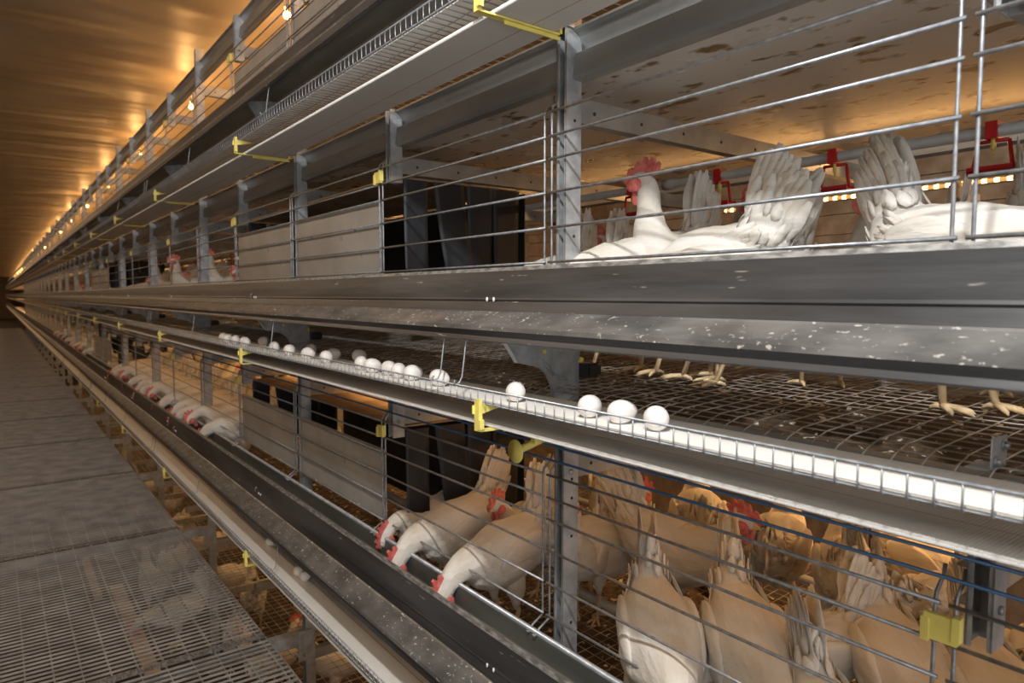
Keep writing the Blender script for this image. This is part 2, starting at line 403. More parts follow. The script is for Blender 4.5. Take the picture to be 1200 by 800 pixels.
# ------------------------------------------------------------------ wire doors
HZ = [.461,.401,.344,.261,.173,.086]
def make_door():
    r = empty('wire_door', (1.13, 0, .086))
    a, c = .014, S-.014
    b = MB()
    for h in HZ: b.tube([(0, a-.008, h-.086), (0, c+.008, h-.086)], .0035, 7)
    b.build('horizontal_wires', 'wire', r)
    for y in (a, c):
        s = MB()
        s.tube([(.036, y, .425), (.030, y, .408), (.006, y, .388), (.003, y, .372), (.004, y, 0), (.004, y, -.006), (-.026, y+.006, -.030), (-.030, y+.006, -.036), (-.034, y+.007, -.044), (-.041, y+.007, -.047), (-.045, y+.007, -.040)], .0031, 7)
        s.build('side_wire', 'wire', r)
    return r
d0 = make_door(); n = 0
for t in (0, -1, 1):
    for k in range(-2, 42):
        o = d0 if n == 0 else copy_tree(d0); n += 1
        o.location = (1.13, B0+S*k, .086+t*PITCH)
        if k == -1: lab = 'galvanised wire door of the %s tier at the right edge' % TN[t]
        elif k == 0: lab = 'galvanised wire door of the %s tier in front of the black curtains' % TN[t]
        elif k < -1: lab = 'galvanised wire door of the %s tier beyond the right edge' % TN[t]
        else: lab = 'galvanised wire door on the %s tier, %s from the right' % (TN[t], ordw(k+2))
        tag(o, lab, 'wire door', 'wire doors along the tiers')
# rear wire front
b = MB()
for h in HZ: b.tube([(2.83, YMIN, h), (2.83, 26, h)], .003, 4)
for i in range(56): b.tube([(2.83, YMIN+.47*i, .08), (2.83, YMIN+.47*i, .47)], .003, 4)
b.build('rear_wire_front', 'wire'); ob = bpy.data.objects['rear_wire_front']
tag(ob, 'wire front on the far side of the upper tier behind the hens', 'wire front', 'rear wire fronts')
o2 = copy_tree(ob); o2.location.z = -PITCH; tag(o2, 'wire front on the far side of the lower tier behind the hens', 'wire front', 'rear wire fronts')

# yellow door clips
def door_clip():
    b = MB(); b.box(-.006, .004, -.022, .024, -.020, .020); b.box(-.009, .006, -.026, -.016, -.014, .024); b.box(-.009, .006, .016, .027, -.024, .012)
    return b.build('door_clip', 'yellow')
c0 = door_clip(); n = 0
for t in (0, -1, 1):
    for k in range(-1, 14, 2):
        if t == 0 and k == -1: continue
        o = c0 if n == 0 else copy_tree(c0); n += 1
        o.location = (1.124, B0+S*k, .425+t*PITCH if t else .425)
        tag(o, 'yellow plastic clip joining two doors of the %s tier, %s from the right' % (TN[t], ordw((k+3)//2)), 'clip', 'yellow clips joining wire doors')

# yellow tray clips
def tray_clip():
    b = MB()
    b.box(-.006, .004, -.009, .009, -.068, .004); b.box(-.010, .002, -.019, -.009, -.062, -.040); b.box(-.010, .002, .009, .013, -.030, -.010)
    b.add([(0,-.003,-.006),(.075,-.003,-.014),(.006,-.003,-.030),(0,.003,-.006),(.075,.003,-.014),(.006,.003,-.030)], [(0,1,2),(3,5,4),(0,3,4,1),(1,4,5,2),(0,2,5,3)])
    b.box(.0, .235, -.010, .010, -.0695, -.0655); b.box(.07, .235, -.002, .002, -.078, -.068); b.box(.228, .235, -.010, .010, -.0695, -.050)
    return b.build('tray_clip', 'yellow')
c0 = tray_clip(); n = 0
for t in (0, -1, 1):
    for k in range(0, 9):
        o = c0 if n == 0 else copy_tree(c0); n += 1
        o.location = (.866, 1.272+1.884*k, -.238+t*PITCH)
        tag(o, 'yellow plastic bracket holding the egg tray below the %s trough, %s from the right' % (TN[t], ordw(k+1)), 'clip', 'yellow brackets on the egg trays')

# trough support brackets on the posts
def tbr():
    r = empty('trough_bracket', (1.14, P0, -.25))
    poly = [(.918,-.070),(1.02,-.052),(1.16,-.052),(1.16,-.270),(1.095,-.262),(1.092,-.225),(1.075,-.190),(1.045,-.170),(1.01,-.162),(.980,-.156)]
    q = [(x-1.14, z+.25) for x, z in poly]
    b = MB(); b.plate_xz(q, -.002, .001); b.build('plate', 'galv', r)
    b = MB(); b.sheet([q[i] for i in (4,5,6,7,8,9,0)], -.014, .001, .0022); b.sheet([(x*.78-.004, z*.78+.035) for x, z in [q[i] for i in (5,6,7,8,9)]], -.006, 0, .0022)
    b.build('folded_rim', 'galv', r)
    for x, z in ((1.065,-.135),(1.125,-.135),(1.135,-.235)):
        c = MB(); c.tube([(x-1.14, -.008, z+.25), (x-1.14, -.001, z+.25)], .006, 6); c.build('bolt', 'yellow' if x < 1.1 else 'galv', r)
    return r
t0 = tbr(); n = 0
for t in (0, -1, 1):
    for k in range(0, 24, 2):
        o = t0 if n == 0 else copy_tree(t0); n += 1
        o.location = (1.14, P0+S*k-.022, -.25+t*PITCH)
        tag(o, 'curved steel bracket carrying the %s trough, %s from the right' % (TN[t], ordw(k//2+1)), 'bracket', 'curved trough brackets on the posts')
# black fixings with a tie wire beside brackets
n = 0
for k in range(0, 14, 2):
    r = empty('belt_fixing', (1.19, P0+S*k-.03, -.19))
    b = MB(); b.box(0, .045, -.012, .012, -.018, .018); b.box(.012, .05, -.016, -.01, -.012, .012); b.build('block', 'black', r)
    b = MB(); b.tube([(-.02,-.01,.03),(-.02,-.02,.03)], .007, 8); b.build('cap', 'yellow', r)
    tag(r, 'black plastic block with a yellow cap by the upper trough bracket, %s from the right' % ordw(k//2+1), 'fixing', 'black blocks by the trough brackets')
b = MB(); b.tube([(1.00,P0+.03,-.115),(1.10,P0-.04,-.195),(1.108,P0-.05,-.205),(1.118,P0-.055,-.207),(1.120,P0-.045,-.2),(1.110,P0-.04,-.196)], .0017, 6)
tag(b.build('tie_wire', 'wire'), 'thin steel tie wire slanting down beside the upper trough bracket', 'wire')

# hanger wires between trough and egg tray
def hanger():
    b = MB(); b.tube([(.036,0,.040),(.044,0,.040),(.046,0,.030),(.036,0,.010),(.022,0,-.095),(.014,.0,-.109),(.004,0,-.113),(-.002,0,-.107),(.003,0,-.102)], .0021, 6)
    return b.build('tray_hanger', 'wire')
h0 = hanger(); n = 0
for t in (0, -1, 1):
    ys = []
    for k in range(-1, 10):
        y = 1.42+1.38*k
        ys += [y-.045, y+.055] if k % 3 == 0 else [y]
    for i, y in enumerate(ys):
        o = h0 if n == 0 else copy_tree(h0); n += 1
        o.location = (.866, y, -.098+t*PITCH)
        tag(o, 'thin wire hanger holding the egg tray under the %s trough, %s from the right' % (TN[t], ordw(i+1)), 'wire hanger', 'wire hangers of the egg trays')

b = MB(); b.sheet([(1.062,-.040),(1.080,-.12),(1.090,-.215)], YMIN, YMAX, .002); ob = b.build('closing_sheet', 'panel'); ob.location.z = PITCH
tag(ob, 'long grey sheet closing the gap between top trough and top egg tray', 'sheet')
# corner plate on the mesh floor at the right edge
r = empty('floor_bracket', (1.06, P0-S-.03, -.235))
b = MB(); b.box(0,.055,-.002,.0,0,.045); b.box(0,.055,-.002,.03,0,.002); b.build('plate','galv',r)
for x, z in ((.014,.012),(.04,.032)):
    b = MB(); b.tube([(x,-.009,z),(x,-.002,z)], .006, 6); b.tube([(x,-.004,z),(x,-.002,z)], .009, 10); b.build('bolt','galvdark',r)
tag(r, 'small bolted steel plate on the wire floor at the right edge', 'bracket')

# ------------------------------------------------------------------ grey panels and black curtains (laying boxes)
def nest(t, k0, idx):
    z = t*PITCH
    for j in (0, 1):
        y0 = B0+S*(k0+j)+.02; r = empty('front_panel', (1.142, y0, z+.075))
        b = MB(); W = S-.04
        b.box(0, .003, 0, W, 0, .268); b.box(0, .012, 0, W, .266, .270); b.build('sheet', 'panel', r)
        for yy in (.22, .68):
            for zz in (.185, .01):
                c = MB(); c.tube([(-.006, yy, zz), (-.001, yy, zz)], .006, 8); c.build('fastener', 'galv', r)
        tag(r, 'grey sheet panel behind the %s tier wires, %s of the %s pair' % (TN[t], ('nearer','farther')[j], ('first','distant')[idx]), 'panel', 'grey panels closing the laying boxes')
    for side, yb in ((0, P0+S*k0-.005), (1, P0+S*(k0+2)+.01)):
        strips = [(1.20, 1.30, 0), (1.325, 1.46, .05), (1.475, 1.60, .0), (1.60, 1.73, -.01)]
        for i, (x0, x1, lean) in enumerate(strips):
            b = MB(); nx, nz = 6, 8; vs = []; H = .34 if t == 0 else .36
            for q in range(2):
                for a in range(nz+1):
                    for c in range(nx+1):
                        u = c/nx; v = a/nz
                        x = x0+(x1-x0)*u+lean*v*(1-u*.4)
                        y = yb + .012*math.sin(u*2.4+i*1.7)*v - .03*v*v*(.4+.3*math.sin(i*2.2)) + q*.0025
                        vs.append((x, y, .425-H*v))
            n1 = (nx+1)*(nz+1); fs = []
            for q in range(2):
                fs += [(q*n1+a*(nx+1)+c, q*n1+a*(nx+1)+c+1, q*n1+(a+1)*(nx+1)+c+1, q*n1+(a+1)*(nx+1)+c) for a in range(nz) for c in range(nx)]
            for a in range(nz):
                for c in (0, nx): fs.append((a*(nx+1)+c, (a+1)*(nx+1)+c, n1+(a+1)*(nx+1)+c, n1+a*(nx+1)+c))
            b.add(vs, fs, 0, True)
            ob = b.build('curtain_strip', 'rubber'); ob.location.z = z
            tag(ob, 'black rubber strip, %s tier, %s from the aisle, %s side of the %s laying box' % (TN[t], ordw(i+1), ('near','far')[side], ('nearest','distant')[idx]), 'curtain', 'black rubber curtain strips')
    b = MB(); b.box(1.76, 1.765, P0+S*k0, P0+S*(k0+2), -.15, .42); ob = b.build('box_partition', 'rubber'); ob.location.z = z
    tag(ob, 'black back partition of the %s laying box in the %s tier' % (('nearest','distant')[idx], TN[t]), 'partition', 'black partitions of the laying boxes')
    b = MB(); b.box(1.19, 1.75, P0+S*k0+.03, P0+S*(k0+2)-.03, .43, .436); ob = b.build('box_lid', 'wood'); ob.location.z = z
    tag(ob, 'flat lid board over the %s laying box in the %s tier' % (('nearest','distant')[idx], TN[t]), 'board', 'lid boards of the laying boxes')
for t in (0, -1):
    nest(t, 1, 0); nest(t, 9, 1)
for j in (0, 1):     # top tier has the same panels
    y0 = B0+S*(1+j)+.02; r = empty('front_panel', (1.142, y0, PITCH+.075))
    b = MB(); b.box(0, .003, 0, S-.04, 0, .268); b.box(0, .012, 0, S-.04, .266, .270); b.build('sheet', 'panel', r)
    tag(r, 'grey sheet panel behind the top tier wires, %s one of the pair' % ('nearer','farther')[j], 'panel', 'grey panels closing the laying boxes')

# ------------------------------------------------------------------ drinking line, perches, lamps
for t in (0, -1):
    z = t*PITCH; r = empty('water_pipe', (1.8, YMIN, z+.37)); L = 24
    b = MB(); b.tube([(0,0,0),(0,L,0)], .014, 12); b.build('pipe', 'pipe', r)
    for y in (3.12, 5.0, 6.9, 9.0, 12.0):
        c = MB(); c.tube([(0,y-.02,0),(0,y+.02,0)], .018, 12); c.build('coupling', 'pipe', r)
    tag(r, 'grey plastic water pipe above the hens in the %s tier' % TN[t], 'pipe', 'water pipes')
def drinker():
    r = empty('nipple_drinker', (1.8, 0, .28))
    b = MB(); b.box(-.019,.019,-.012,.012,.072,.110); b.build('clip', 'red', r)
    b = MB()
    b.tube([(0,-.030,.068),(0,.030,.068)], .0045, 6); b.tube([(0,-.030,.068),(0,-.040,.0)], .0045, 6); b.tube([(0,.030,.068),(0,.040,.0)], .0045, 6)
    b.box(-.022,.022,-.044,.044,-.006,.004); b.box(-.022,-.018,-.044,.044,-.004,.012); b.box(.018,.022,-.044,.044,-.004,.012); b.build('drip_cup', 'red', r)
    b = MB(); b.tube([(0,0,.075),(0,0,.052),(0,0,.050),(0,0,.036)], [.006,.006,.003,.003], 8); b.build('nipple', 'yellow', r)
    return r
d0 = drinker(); n = 0
for t in (0,):
    for i in range(-2, 24):
        o = d0 if n == 0 else copy_tree(d0); n += 1
        o.location = (1.8, .594+.363*i, .28+t*PITCH)
        tag(o, 'red plastic nipple drinker hanging from the %s water pipe, %s from the right' % (TN[t], ordw(i+3)), 'drinker', 'red nipple drinkers')
for t in (0, -1):
    for j, X in enumerate((1.66, 2.42)):
        b = MB(); b.tube([(X,YMIN,t*PITCH-.150),(X,26,t*PITCH-.150)], .017, 10)
        for k in range(20): b.box(X-.01, X+.01, P0+S*k-.01, P0+S*k+.01, t*PITCH-.2, t*PITCH-.155)
        tag(b.build('perch_tube', 'pipe'), 'grey perch tube low over the %s wire floor, %s the aisle' % (TN[t], ('nearer','farther from')[j]), 'perch', 'perch tubes')
for j, (z, x) in enumerate(((-.335, 1.115), (-.372, 1.115))):
    b = MB(); b.tube([(x, YMIN, z-.045), (x, 30, z-.045)], .0032, 7)
    tag(b.build('guard_wire', 'blue'), 'dark blue wire running under the upper egg tray, %s of the two' % ('higher','lower')[j], 'wire', 'blue wires above the lower doors')
r = empty('plunger_knob', (1.04, 1.365, -.395))
b = MB(); b.tube([(0,0,0),(.004,0,0)], .030, 24); b.build('disc', 'yellow', r)
b = MB(); b.tube([(.004,0,0),(.09,-.02,.03)], .010, 10); b.box(.04,.11,-.03,-.015,.02,.04); b.build('stem', 'yellow', r)
tag(r, 'round yellow plastic knob with a stem under the upper egg tray', 'knob')

WARM = (1.0,.50,.17)
def led(X, z, y0, y1, label, up=False):
    r = empty('led_tube', (X, y0, z))
    b = MB(); b.tube([(.004,0,.006),(.004,y1-y0,.006)], .009, 8); b.build('profile', 'pipe', r)
    b = MB(); b.tube([(-.006,0,-.002),(-.006,y1-y0,-.002)], .007, 8); b.build('diode_strip', 'led', r)
    for k in range(0, int((y1-y0)/1.2)):
        h = MB(); h.tube([(.004,.4+1.2*k,.006),(.004,.4+1.2*k,.145)], .002, 5); h.build('hanger', 'wire', r)
    return tag(r, label, 'led lamp', 'warm led tubes inside the housing')
def strip(X, z, y0, y1, pw, rot):
    lt = bpy.data.lights.new('warm_strip', 'AREA'); lt.shape = 'RECTANGLE'; lt.size = .04; lt.size_y = y1-y0; lt.energy = pw; lt.color = WARM
    o = bpy.data.objects.new('warm_strip', lt); col.objects.link(o); o.location = (X, (y0+y1)/2, z); o.rotation_euler = (0, rot, 0)
led(2.78, .405, -1.4, 2.0, 'dotted warm led tube behind the upper tier hens')
strip(2.50, .50, -1.4, 14, 20, math.radians(25))
led(2.50, .43-PITCH, -1.4, 12, 'dotted warm led tube behind the lower tier hens')
strip(2.45, .42-PITCH, -1.4, 14, 50, math.radians(15)); strip(1.42, .505-PITCH, -1.4, 14, 9, math.radians(-8))
led(2.30, .45+PITCH, -1.4, 12, 'long warm led tube inside the top tier')
strip(2.28, .43+PITCH, -1.4, 90, 200, math.radians(50)); strip(1.7, .70+PITCH, 1.2, 92, 230, PI)
strip(1.9, .42, 14, 92, 130, math.radians(50)); strip(1.9, .42-PITCH, 14, 92, 130, math.radians(50))
led(1.9, -2*PITCH+.20, -1.0, 24, 'warm led tube below the lower tier over the floor hens')
strip(1.88, -2*PITCH+.18, -1.0, 24, 48, math.radians(20))
for k in range(18):
    y = 1.9+2.3*k+ .09*k*k
    r = empty('warm_bulb', (1.50, y, 1.72))
    b = MB(); b.ell((0,0,0), (.022,.022,.026), 12, 8); b.build('bulb', 'bulb', r)
    b = MB(); b.tube([(0,0,.02),(0,0,.06)], .016, 10); b.tube([(0,0,.06),(0,0,.23)], .004, 6); b.build('holder', 'pipe', r)
    tag(r, 'warm glowing bulb under the ceiling above the top tier, %s from the right' % ordw(k+1), 'bulb', 'warm bulbs above the top tier')
    lt = bpy.data.lights.new('bulb_light', 'POINT'); lt.energy = 6; lt.color = WARM; lt.shadow_soft_size = .035
    o = bpy.data.objects.new('bulb_light', lt); col.objects.link(o); o.location = (1.46, y, 1.715)
# ------------------------------------------------------------------ walkway
WZ = -1.60; X0, X1 = -.85, .955
def panel():
    r = empty('grating_panel', (X0, 0, WZ)); W = X1-X0; L = 1.884
    b = MB(); y = .05
    while y < L-.03:
        b.box(0, W, y-.0032, y+.0032, -.008, 0); y += .04
    b.build('cross_bars', 'grate', r)
    b = MB(); x = .0
    while x < W:
        b.box(x, x+.004, 0, L, -.024, -.004); x += .0985
    b.box(W-.004, W, 0, L, -.026, 0); b.build('bearing_bars', 'grate', r)
    b = MB(); b.box(0, W, .001, .048, -.004, .0015); b.build('end_strip', 'lip', r)
    return r
p0 = panel()
for i in range(21):
    o = p0 if i == 0 else copy_tree(p0)
    o.location = (X0, P0+S*2+1.884*(i-1)-.01 if i else P0-.01, WZ) 
    tag(o, 'galvanised steel grating panel of the aisle walkway, %s from the picture bottom' % ordw(i+1), 'grating', 'grating panels of the walkway')
o = copy_tree(p0); o.location = (X0, P0-1.894, WZ); tag(o, 'galvanised steel grating panel of the aisle walkway below the picture edge', 'grating', 'grating panels of the walkway')
for i in range(0, 21):
    r = empty('walkway_bracket', (1.13, P0+1.884*i, WZ-.085))
    b = MB(); b.box(-.20, .03, -.03, .03, 0, .055); b.build('arm', 'galv', r)
    b = MB(); b.box(-1.95, -.20, -.02, .02, .01, .055); b.build('crossbar', 'galvdark', r)
    b = MB(); b.box(-.03, .035, -.034, -.03, -.08, .07); b.tube([(.0,-.04,-.05),(.0,-.033,-.05)], .008, 6); b.build('plate', 'galv', r)
    tag(r, 'steel arm carrying the walkway from its post, %s from the picture bottom' % ordw(i+1), 'bracket', 'arms carrying the walkway')
for x, y0, y1, w_, lab in ((.74, 5.0, 7.1, .10, 'wide pale board on the dim floor seen through the nearest walkway grating'), (.60, 6.9, 8.0, .06, 'narrow pale board on the dim floor beyond the wide one under the walkway')):
    b = MB(); b.box(x, x+w_, y0, y1, -EYE, -EYE+.04); tag(b.build('floor_board', 'board'), lab, 'board', 'boards on the lower floor')
# lowest tier: rails and mesh
for j, zz in enumerate((-1.74, -2.12)):
    for k in range(-1, 14):
        b = MB(); b.box(1.19, 2.85, P0+S*k, P0+S*k+.035, zz-.05, zz)
        tag(b.build('floor_joist', 'beam'), 'steel joist in the %s row under the lower tier, %s from the right' % (('higher','deeper')[j], ordw(k+2)), 'beam', 'joists under the lower tier')
b = MB(); y = -1.
while y < 13:
    b.tube([(1.02, y, -1.96), (2.6, y, -1.96)], .002, 4); y += .055
x = 1.02
while x < 2.6:
    b.tube([(x, -1, -1.962), (x, 13, -1.962)], .002, 4); x += .05
tag(b.build('mesh_deck', 'floorwire'), 'wire mesh deck low beside the walkway with hens beneath', 'wire mesh')

# ------------------------------------------------------------------ hens
def loft(b, path, n=40, mi=0):
    """path: (x, z, half width, half height); rings square to the path"""
    # densify with Catmull-Rom
    pts = []
    for i in range(len(path)-1):
        p0, p1, p2, p3 = path[max(i-1,0)], path[i], path[i+1], path[min(i+2,len(path)-1)]
        for s in range(6):
            t = s/6
            pts.append([.5*((2*p1[k])+(-p0[k]+p2[k])*t+(2*p0[k]-5*p1[k]+4*p2[k]-p3[k])*t*t+(-p0[k]+3*p1[k]-3*p2[k]+p3[k])*t**3) for k in range(4)])
    pts.append(list(path[-1])); vs = []; fr = []
    for i, p in enumerate(pts):
        a = pts[max(i-1,0)]; c = pts[min(i+1,len(pts)-1)]
        T = Vector((c[0]-a[0], 0, c[1]-a[1])).normalized(); Nn = Vector((-T.z, 0, T.x))
        fr.append((Vector((p[0],0,p[1])), T, Nn, p[2], p[3]))
        for k in range(n):
            th = 2*PI*k/n
            q = Vector((p[0],0,p[1])) + Vector((0,1,0))*max(.002,p[2])*math.cos(th) + Nn*max(.002,p[3])*math.sin(th)
            o_ = (Vector((0,1,0))*math.cos(th) + Nn*math.sin(th))
            am = min(1, p[2]/.05)
            rel = noise.noise(Vector((q.x*14, q.y*30, q.z*30)))*.0045 + noise.noise(Vector((q.x*34, q.y*85, q.z*85)))*.0020
            vs.append(q + o_*rel*am)
    m = len(pts)
    fs = [(i*n+k, i*n+(k+1)%n, (i+1)*n+(k+1)%n, (i+1)*n+k) for i in range(m-1) for k in range(n)]
    fs += [tuple(range(n-1,-1,-1)), tuple(range((m-1)*n, m*n))]
    b.add(vs, fs, mi, True)
    return fr
def blade(b, base, d, wdir, L, w, bend=0, seg=5, mi=0, ragged=.0, rnd=random):
    d = d.normalized(); wdir = (wdir - d*wdir.dot(d)).normalized(); nn = d.cross(wdir)
    prof = [.35,.8,1,.98,.8,.35] if seg == 5 else [.5,1,.9,.25]
    vs = []; m = len(prof)
    for i, pw in enumerate(prof):
        t = i/(m-1); c = base + d*L*t + nn*bend*t*t
        for s in (-1, 0, 1):
            q = 1+ragged*rnd.uniform(-1,1)
            vs.append(c + wdir*s*w*.5*pw*q + nn*(0.0012 if s == 0 else 0) + d*(rnd.uniform(-.5,.5)*ragged*.02 if s else 0))
    top = len(vs)
    vs += [v - nn*.0011 for v in vs]
    fs = []
    for i in range(m-1):
        for s in (0,1):
            a = i*3+s; fs.append((a,a+1,a+4,a+3)); fs.append((top+a+3,top+a+4,top+a+1,top+a))
        fs.append((i*3, i*3+3, top+i*3+3, top+i*3)); fs.append((i*3+2, top+i*3+2, top+i*3+5, i*3+5))
    e = (m-1)*3
    for a in (0, 1): fs.append((e+a, e+a+1, top+e+a+1, top+e+a)); fs.append((a, top+a, top+a+1, a+1))
    b.add(vs, fs, mi, True)
BZ = .042
TAIL = [(-.168,.430,.010,.020),(-.168,.400,.018,.034),(-.160,.365,.029,.048),(-.136,.320,.052,.068),(-.08,.282,.078,.088),(0,.264,.090,.094),(.055,.257,.088,.090)]
POSES = {
 'eat':  TAIL+[(.105,.262,.072,.080),(.150,.272,.053,.057),(.190,.270,.040,.041),(.222,.254,.033,.034),(.247,.230,.028,.029),(.263,.207,.026,.028),(.275,.186,.021,.024),(.283,.170,.013,.015)],
 'peck': TAIL+[(.105,.270,.070,.078),(.145,.298,.050,.054),(.180,.312,.037,.039),(.212,.308,.030,.031),(.238,.290,.026,.027),(.254,.270,.025,.027),(.268,.252,.020,.023),(.279,.240,.012,.014)],
 'alert':TAIL+[(.100,.275,.074,.084),(.130,.318,.056,.064),(.145,.362,.040,.045),(.150,.405,.032,.034),(.152,.442,.028,.029),(.158,.472,.026,.028),(.176,.488,.024,.026),(.194,.488,.016,.018),(.203,.486,.010,.011)],
 'walk': TAIL+[(.100,.276,.074,.083),(.138,.308,.056,.062),(.168,.336,.041,.044),(.190,.362,.032,.034),(.206,.384,.028,.029),(.222,.400,.026,.028),(.240,.404,.024,.026),(.257,.401,.016,.018),(.266,.398,.010,.011)],
 'rest': [(-.178,.30,.010,.020),(-.170,.275,.022,.036),(-.145,.245,.042,.054),(-.105,.220,.064,.076),(-.05,.205,.084,.092),(.01,.200,.094,.098),(.065,.200,.088,.092),(.105,.218,.070,.080),(.130,.250,.052,.060),(.142,.285,.038,.042),(.148,.315,.030,.032),(.153,.338,.027,.029),(.168,.352,.025,.027),(.186,.352,.017,.019),(.196,.350,.010,.011)],
}
def hen(name, pose, seed, fan=1.0, tail_up=100, wd=1.0, tl=1.0):
    rnd = random.Random(seed)
    root = empty('hen')
    b = MB(); path = POSES[pose]; fr = loft(b, path)
    # plumage laid tailwards
    nring = len(fr); last = nring-9
    for i in range(3, int(nring*.22)):
        c, T, Nn, w, h = fr[i]
        cnt = int(3+26*w)
        for k in range(cnt):
            th = 2*PI*(k+rnd.random())/cnt
            out = (Vector((0,1,0))*math.cos(th)/max(w,.01) + Nn*math.sin(th)/max(h,.01)).normalized()
            p = c + Vector((0,1,0))*w*math.cos(th) + Nn*h*math.sin(th) + T*rnd.uniform(-.008,.008)
            neck = i > nring*.62
            dd = -T + out*rnd.uniform(.0,.05) + T.cross(out)*rnd.uniform(-.12,.12)
            if neck: blade(b, p+out*.0006, dd, T.cross(out), rnd.uniform(.030,.042), .007, .0, seg=3, rnd=rnd)
            else: blade(b, p+out*.0006, dd, T.cross(out), rnd.uniform(.034,.050), rnd.uniform(.018,.026), .0, seg=3, rnd=rnd)
    # folded wings, thighs
    for s in (-1, 1):
        st = len(b.v)
        dz = BZ if pose != 'rest' else -.02
        b.ell((0,0,0), (.112,.020,.058), 24, 14, fn=lambda q: q*(1+.05*noise.noise(q*40)))
        b.xform(Matrix.Translation((-.005, s*.071, .232+dz)) @ Matrix.Rotation(math.radians(14), 4, 'Y') @ Matrix.Rotation(s*-.12, 4, 'X'), st)
        for j in range(7):
            blade(b, Vector((-.02-.006*j, s*(.084-.002*j), .205+.010*j+dz)), Vector((-1, -s*.30, .18+.07*j)), Vector((0,0,1)), .105, .024, 0, rnd=rnd)
        for j in range(0):
            u = rnd.uniform(-.8,.8); v = rnd.uniform(-.85,.85)
            if u*u+v*v > .9: continue
            blade(b, Vector((-.005+.1*u, s*(.097-.02*(u*u+v*v)), .232+dz+.05*v-.024*u)), Vector((-1, s*.05, .2+rnd.uniform(-.1,.1))), Vector((0,.2*s,1)), .044, .020, .0, seg=3, rnd=rnd)
        if pose != 'rest':
            st = len(b.v); b.ell((0,0,0), (.036,.030,.062), 12, 8); b.xform(Matrix.Translation((.012, s*.048, .140+BZ)) @ Matrix.Rotation(math.radians(12), 4, 'Y'), st)
            b.tube([(.012,s*.048,.16),(.004,s*.046,.100)], [.024,.009], 8)
    # rump fluff
    c = Vector((-.14, 0, .20+BZ if pose != 'rest' else .15))
    for j in range(int(60*wd)):
        a = rnd.uniform(-PI*.6, PI*.6); e = rnd.uniform(-.9,.9)
        o = Vector((-math.cos(a)*math.cos(e), math.sin(a)*math.cos(e), math.sin(e)))
        blade(b, Vector((-.105,0,c.z+.035))+Vector((o.x*.030,o.y*.050,o.z*.055)), o*.6+Vector((-.9,0,.5)), o.cross(Vector((0,0,1)))+Vector((0,.001,0)), .045, .020, 0, seg=3, ragged=.3, rnd=rnd)
    body = b.build('body', 'feather', root)
    # tail
    t = MB(); tx, tz = path[0][0]+.018, path[0][1]-.045
    for s in (-1, 1):
        for j in range(9):
            an = math.radians(tail_up + (fan-.55)*4.5*(j-3) + rnd.uniform(-1.2,1.2)); L = tl*(.175-.008*abs(j-2))*rnd.uniform(.94,1.04)
            d = Vector((math.cos(an), s*(.035-.006*j), math.sin(an)))
            blade(t, Vector((tx+(.040-.0105*j)*wd, s*(.010+.0012*j), tz-.022-.004*j)), d, Vector((math.sin(an), s*.15, -math.cos(an))), L, .034*(.55+.45*wd), s*.003, ragged=.05, rnd=rnd)
        for j in range(int(26*wd)):
            u = rnd.random(); v = rnd.random()
            an = math.radians(tail_up + (fan-.55)*30*(u-.4)*wd + rnd.uniform(-5,6)*wd + 22*max(0,wd-.5)*u*u)
            d = Vector((math.cos(an), s*rnd.uniform(-.02,.10), math.sin(an)))
            blade(t, Vector((tx+(.042-.095*u)*wd, s*(.014+.003*rnd.random()-.004*v), tz-.07+.10*v-.01*u)), d, Vector((math.sin(an), s*.12, -math.cos(an))), tl*rnd.uniform(.08,.11), .030, s*.001, ragged=.08, rnd=rnd)
    t.build('tail_feathers', 'feather', root)
    # head fittings
    hx, hz = path[-3][0], path[-3][1]; dx, dz = path[-1][0]-path[-4][0], path[-1][1]-path[-4][1]
    an = math.atan2(dz, dx)
    if pose in ('alert','rest','walk'): an = -.08; hx, hz = path[-3][0]-.004, path[-3][1]
    Mh = Matrix.Translation((hx, 0, hz)) @ Matrix.Rotation(-an, 4, 'Y')
    c = MB(); top = [(.034,.006),(.038,.016),(.030,.022),(.028,.034),(.021,.036),(.016,.028),(.011,.046),(.004,.047),(.001,.034),(-.006,.052),(-.013,.051),(-.014,.036),(-.024,.048),(-.030,.045),(-.029,.031),(-.040,.036),(-.043,.030),(-.038,.020),(-.030,.012),(-.012,.016),(.012,.016)]
    lean = rnd.uniform(-.25,.25)
    nv = len(top); vs = []
    for q, y in ((0,-.0045),(1,.0045)):
        vs += [(x, y*(1-.55*min(1,max(0,(z-.015)/.04))) + lean*max(0,z-.015), z) for x, z in top]
    c.add(vs, [tuple(range(nv)), tuple(range(2*nv-1,nv-1,-1))]+[(i,i+nv,(i+1)%nv+nv,(i+1)%nv) for i in range(nv)], 0, False)
    c.ell((.004,.020,-.002), (.017,.007,.014), 10, 6); c.ell((.004,-.020,-.002), (.017,.007,.014), 10, 6)
    c.xform(Mh @ Matrix.Translation((.004,0,-.006)) @ Matrix.Scale(1.32, 4)); c.build('comb', 'comb', root)
    for s in (-1, 1):
        w = MB(); w.ell((.016, s*.010, -.036), (.012,.0055,.022), 10, 8, fn=lambda q: Vector((q.x*(1-.25*q.z/.022), q.y, q.z))); w.xform(Mh); w.build('wattle', 'comb', root)
        e = MB(); e.ell((.010, s*.0255, .004), (.0052,.0028,.0052), 10, 6, 0); e.ell((.0105, s*.0273, .004), (.0028,.0018,.0028), 8, 5, 1); e.xform(Mh); e.build('eye', ['eye','pupil'], root)
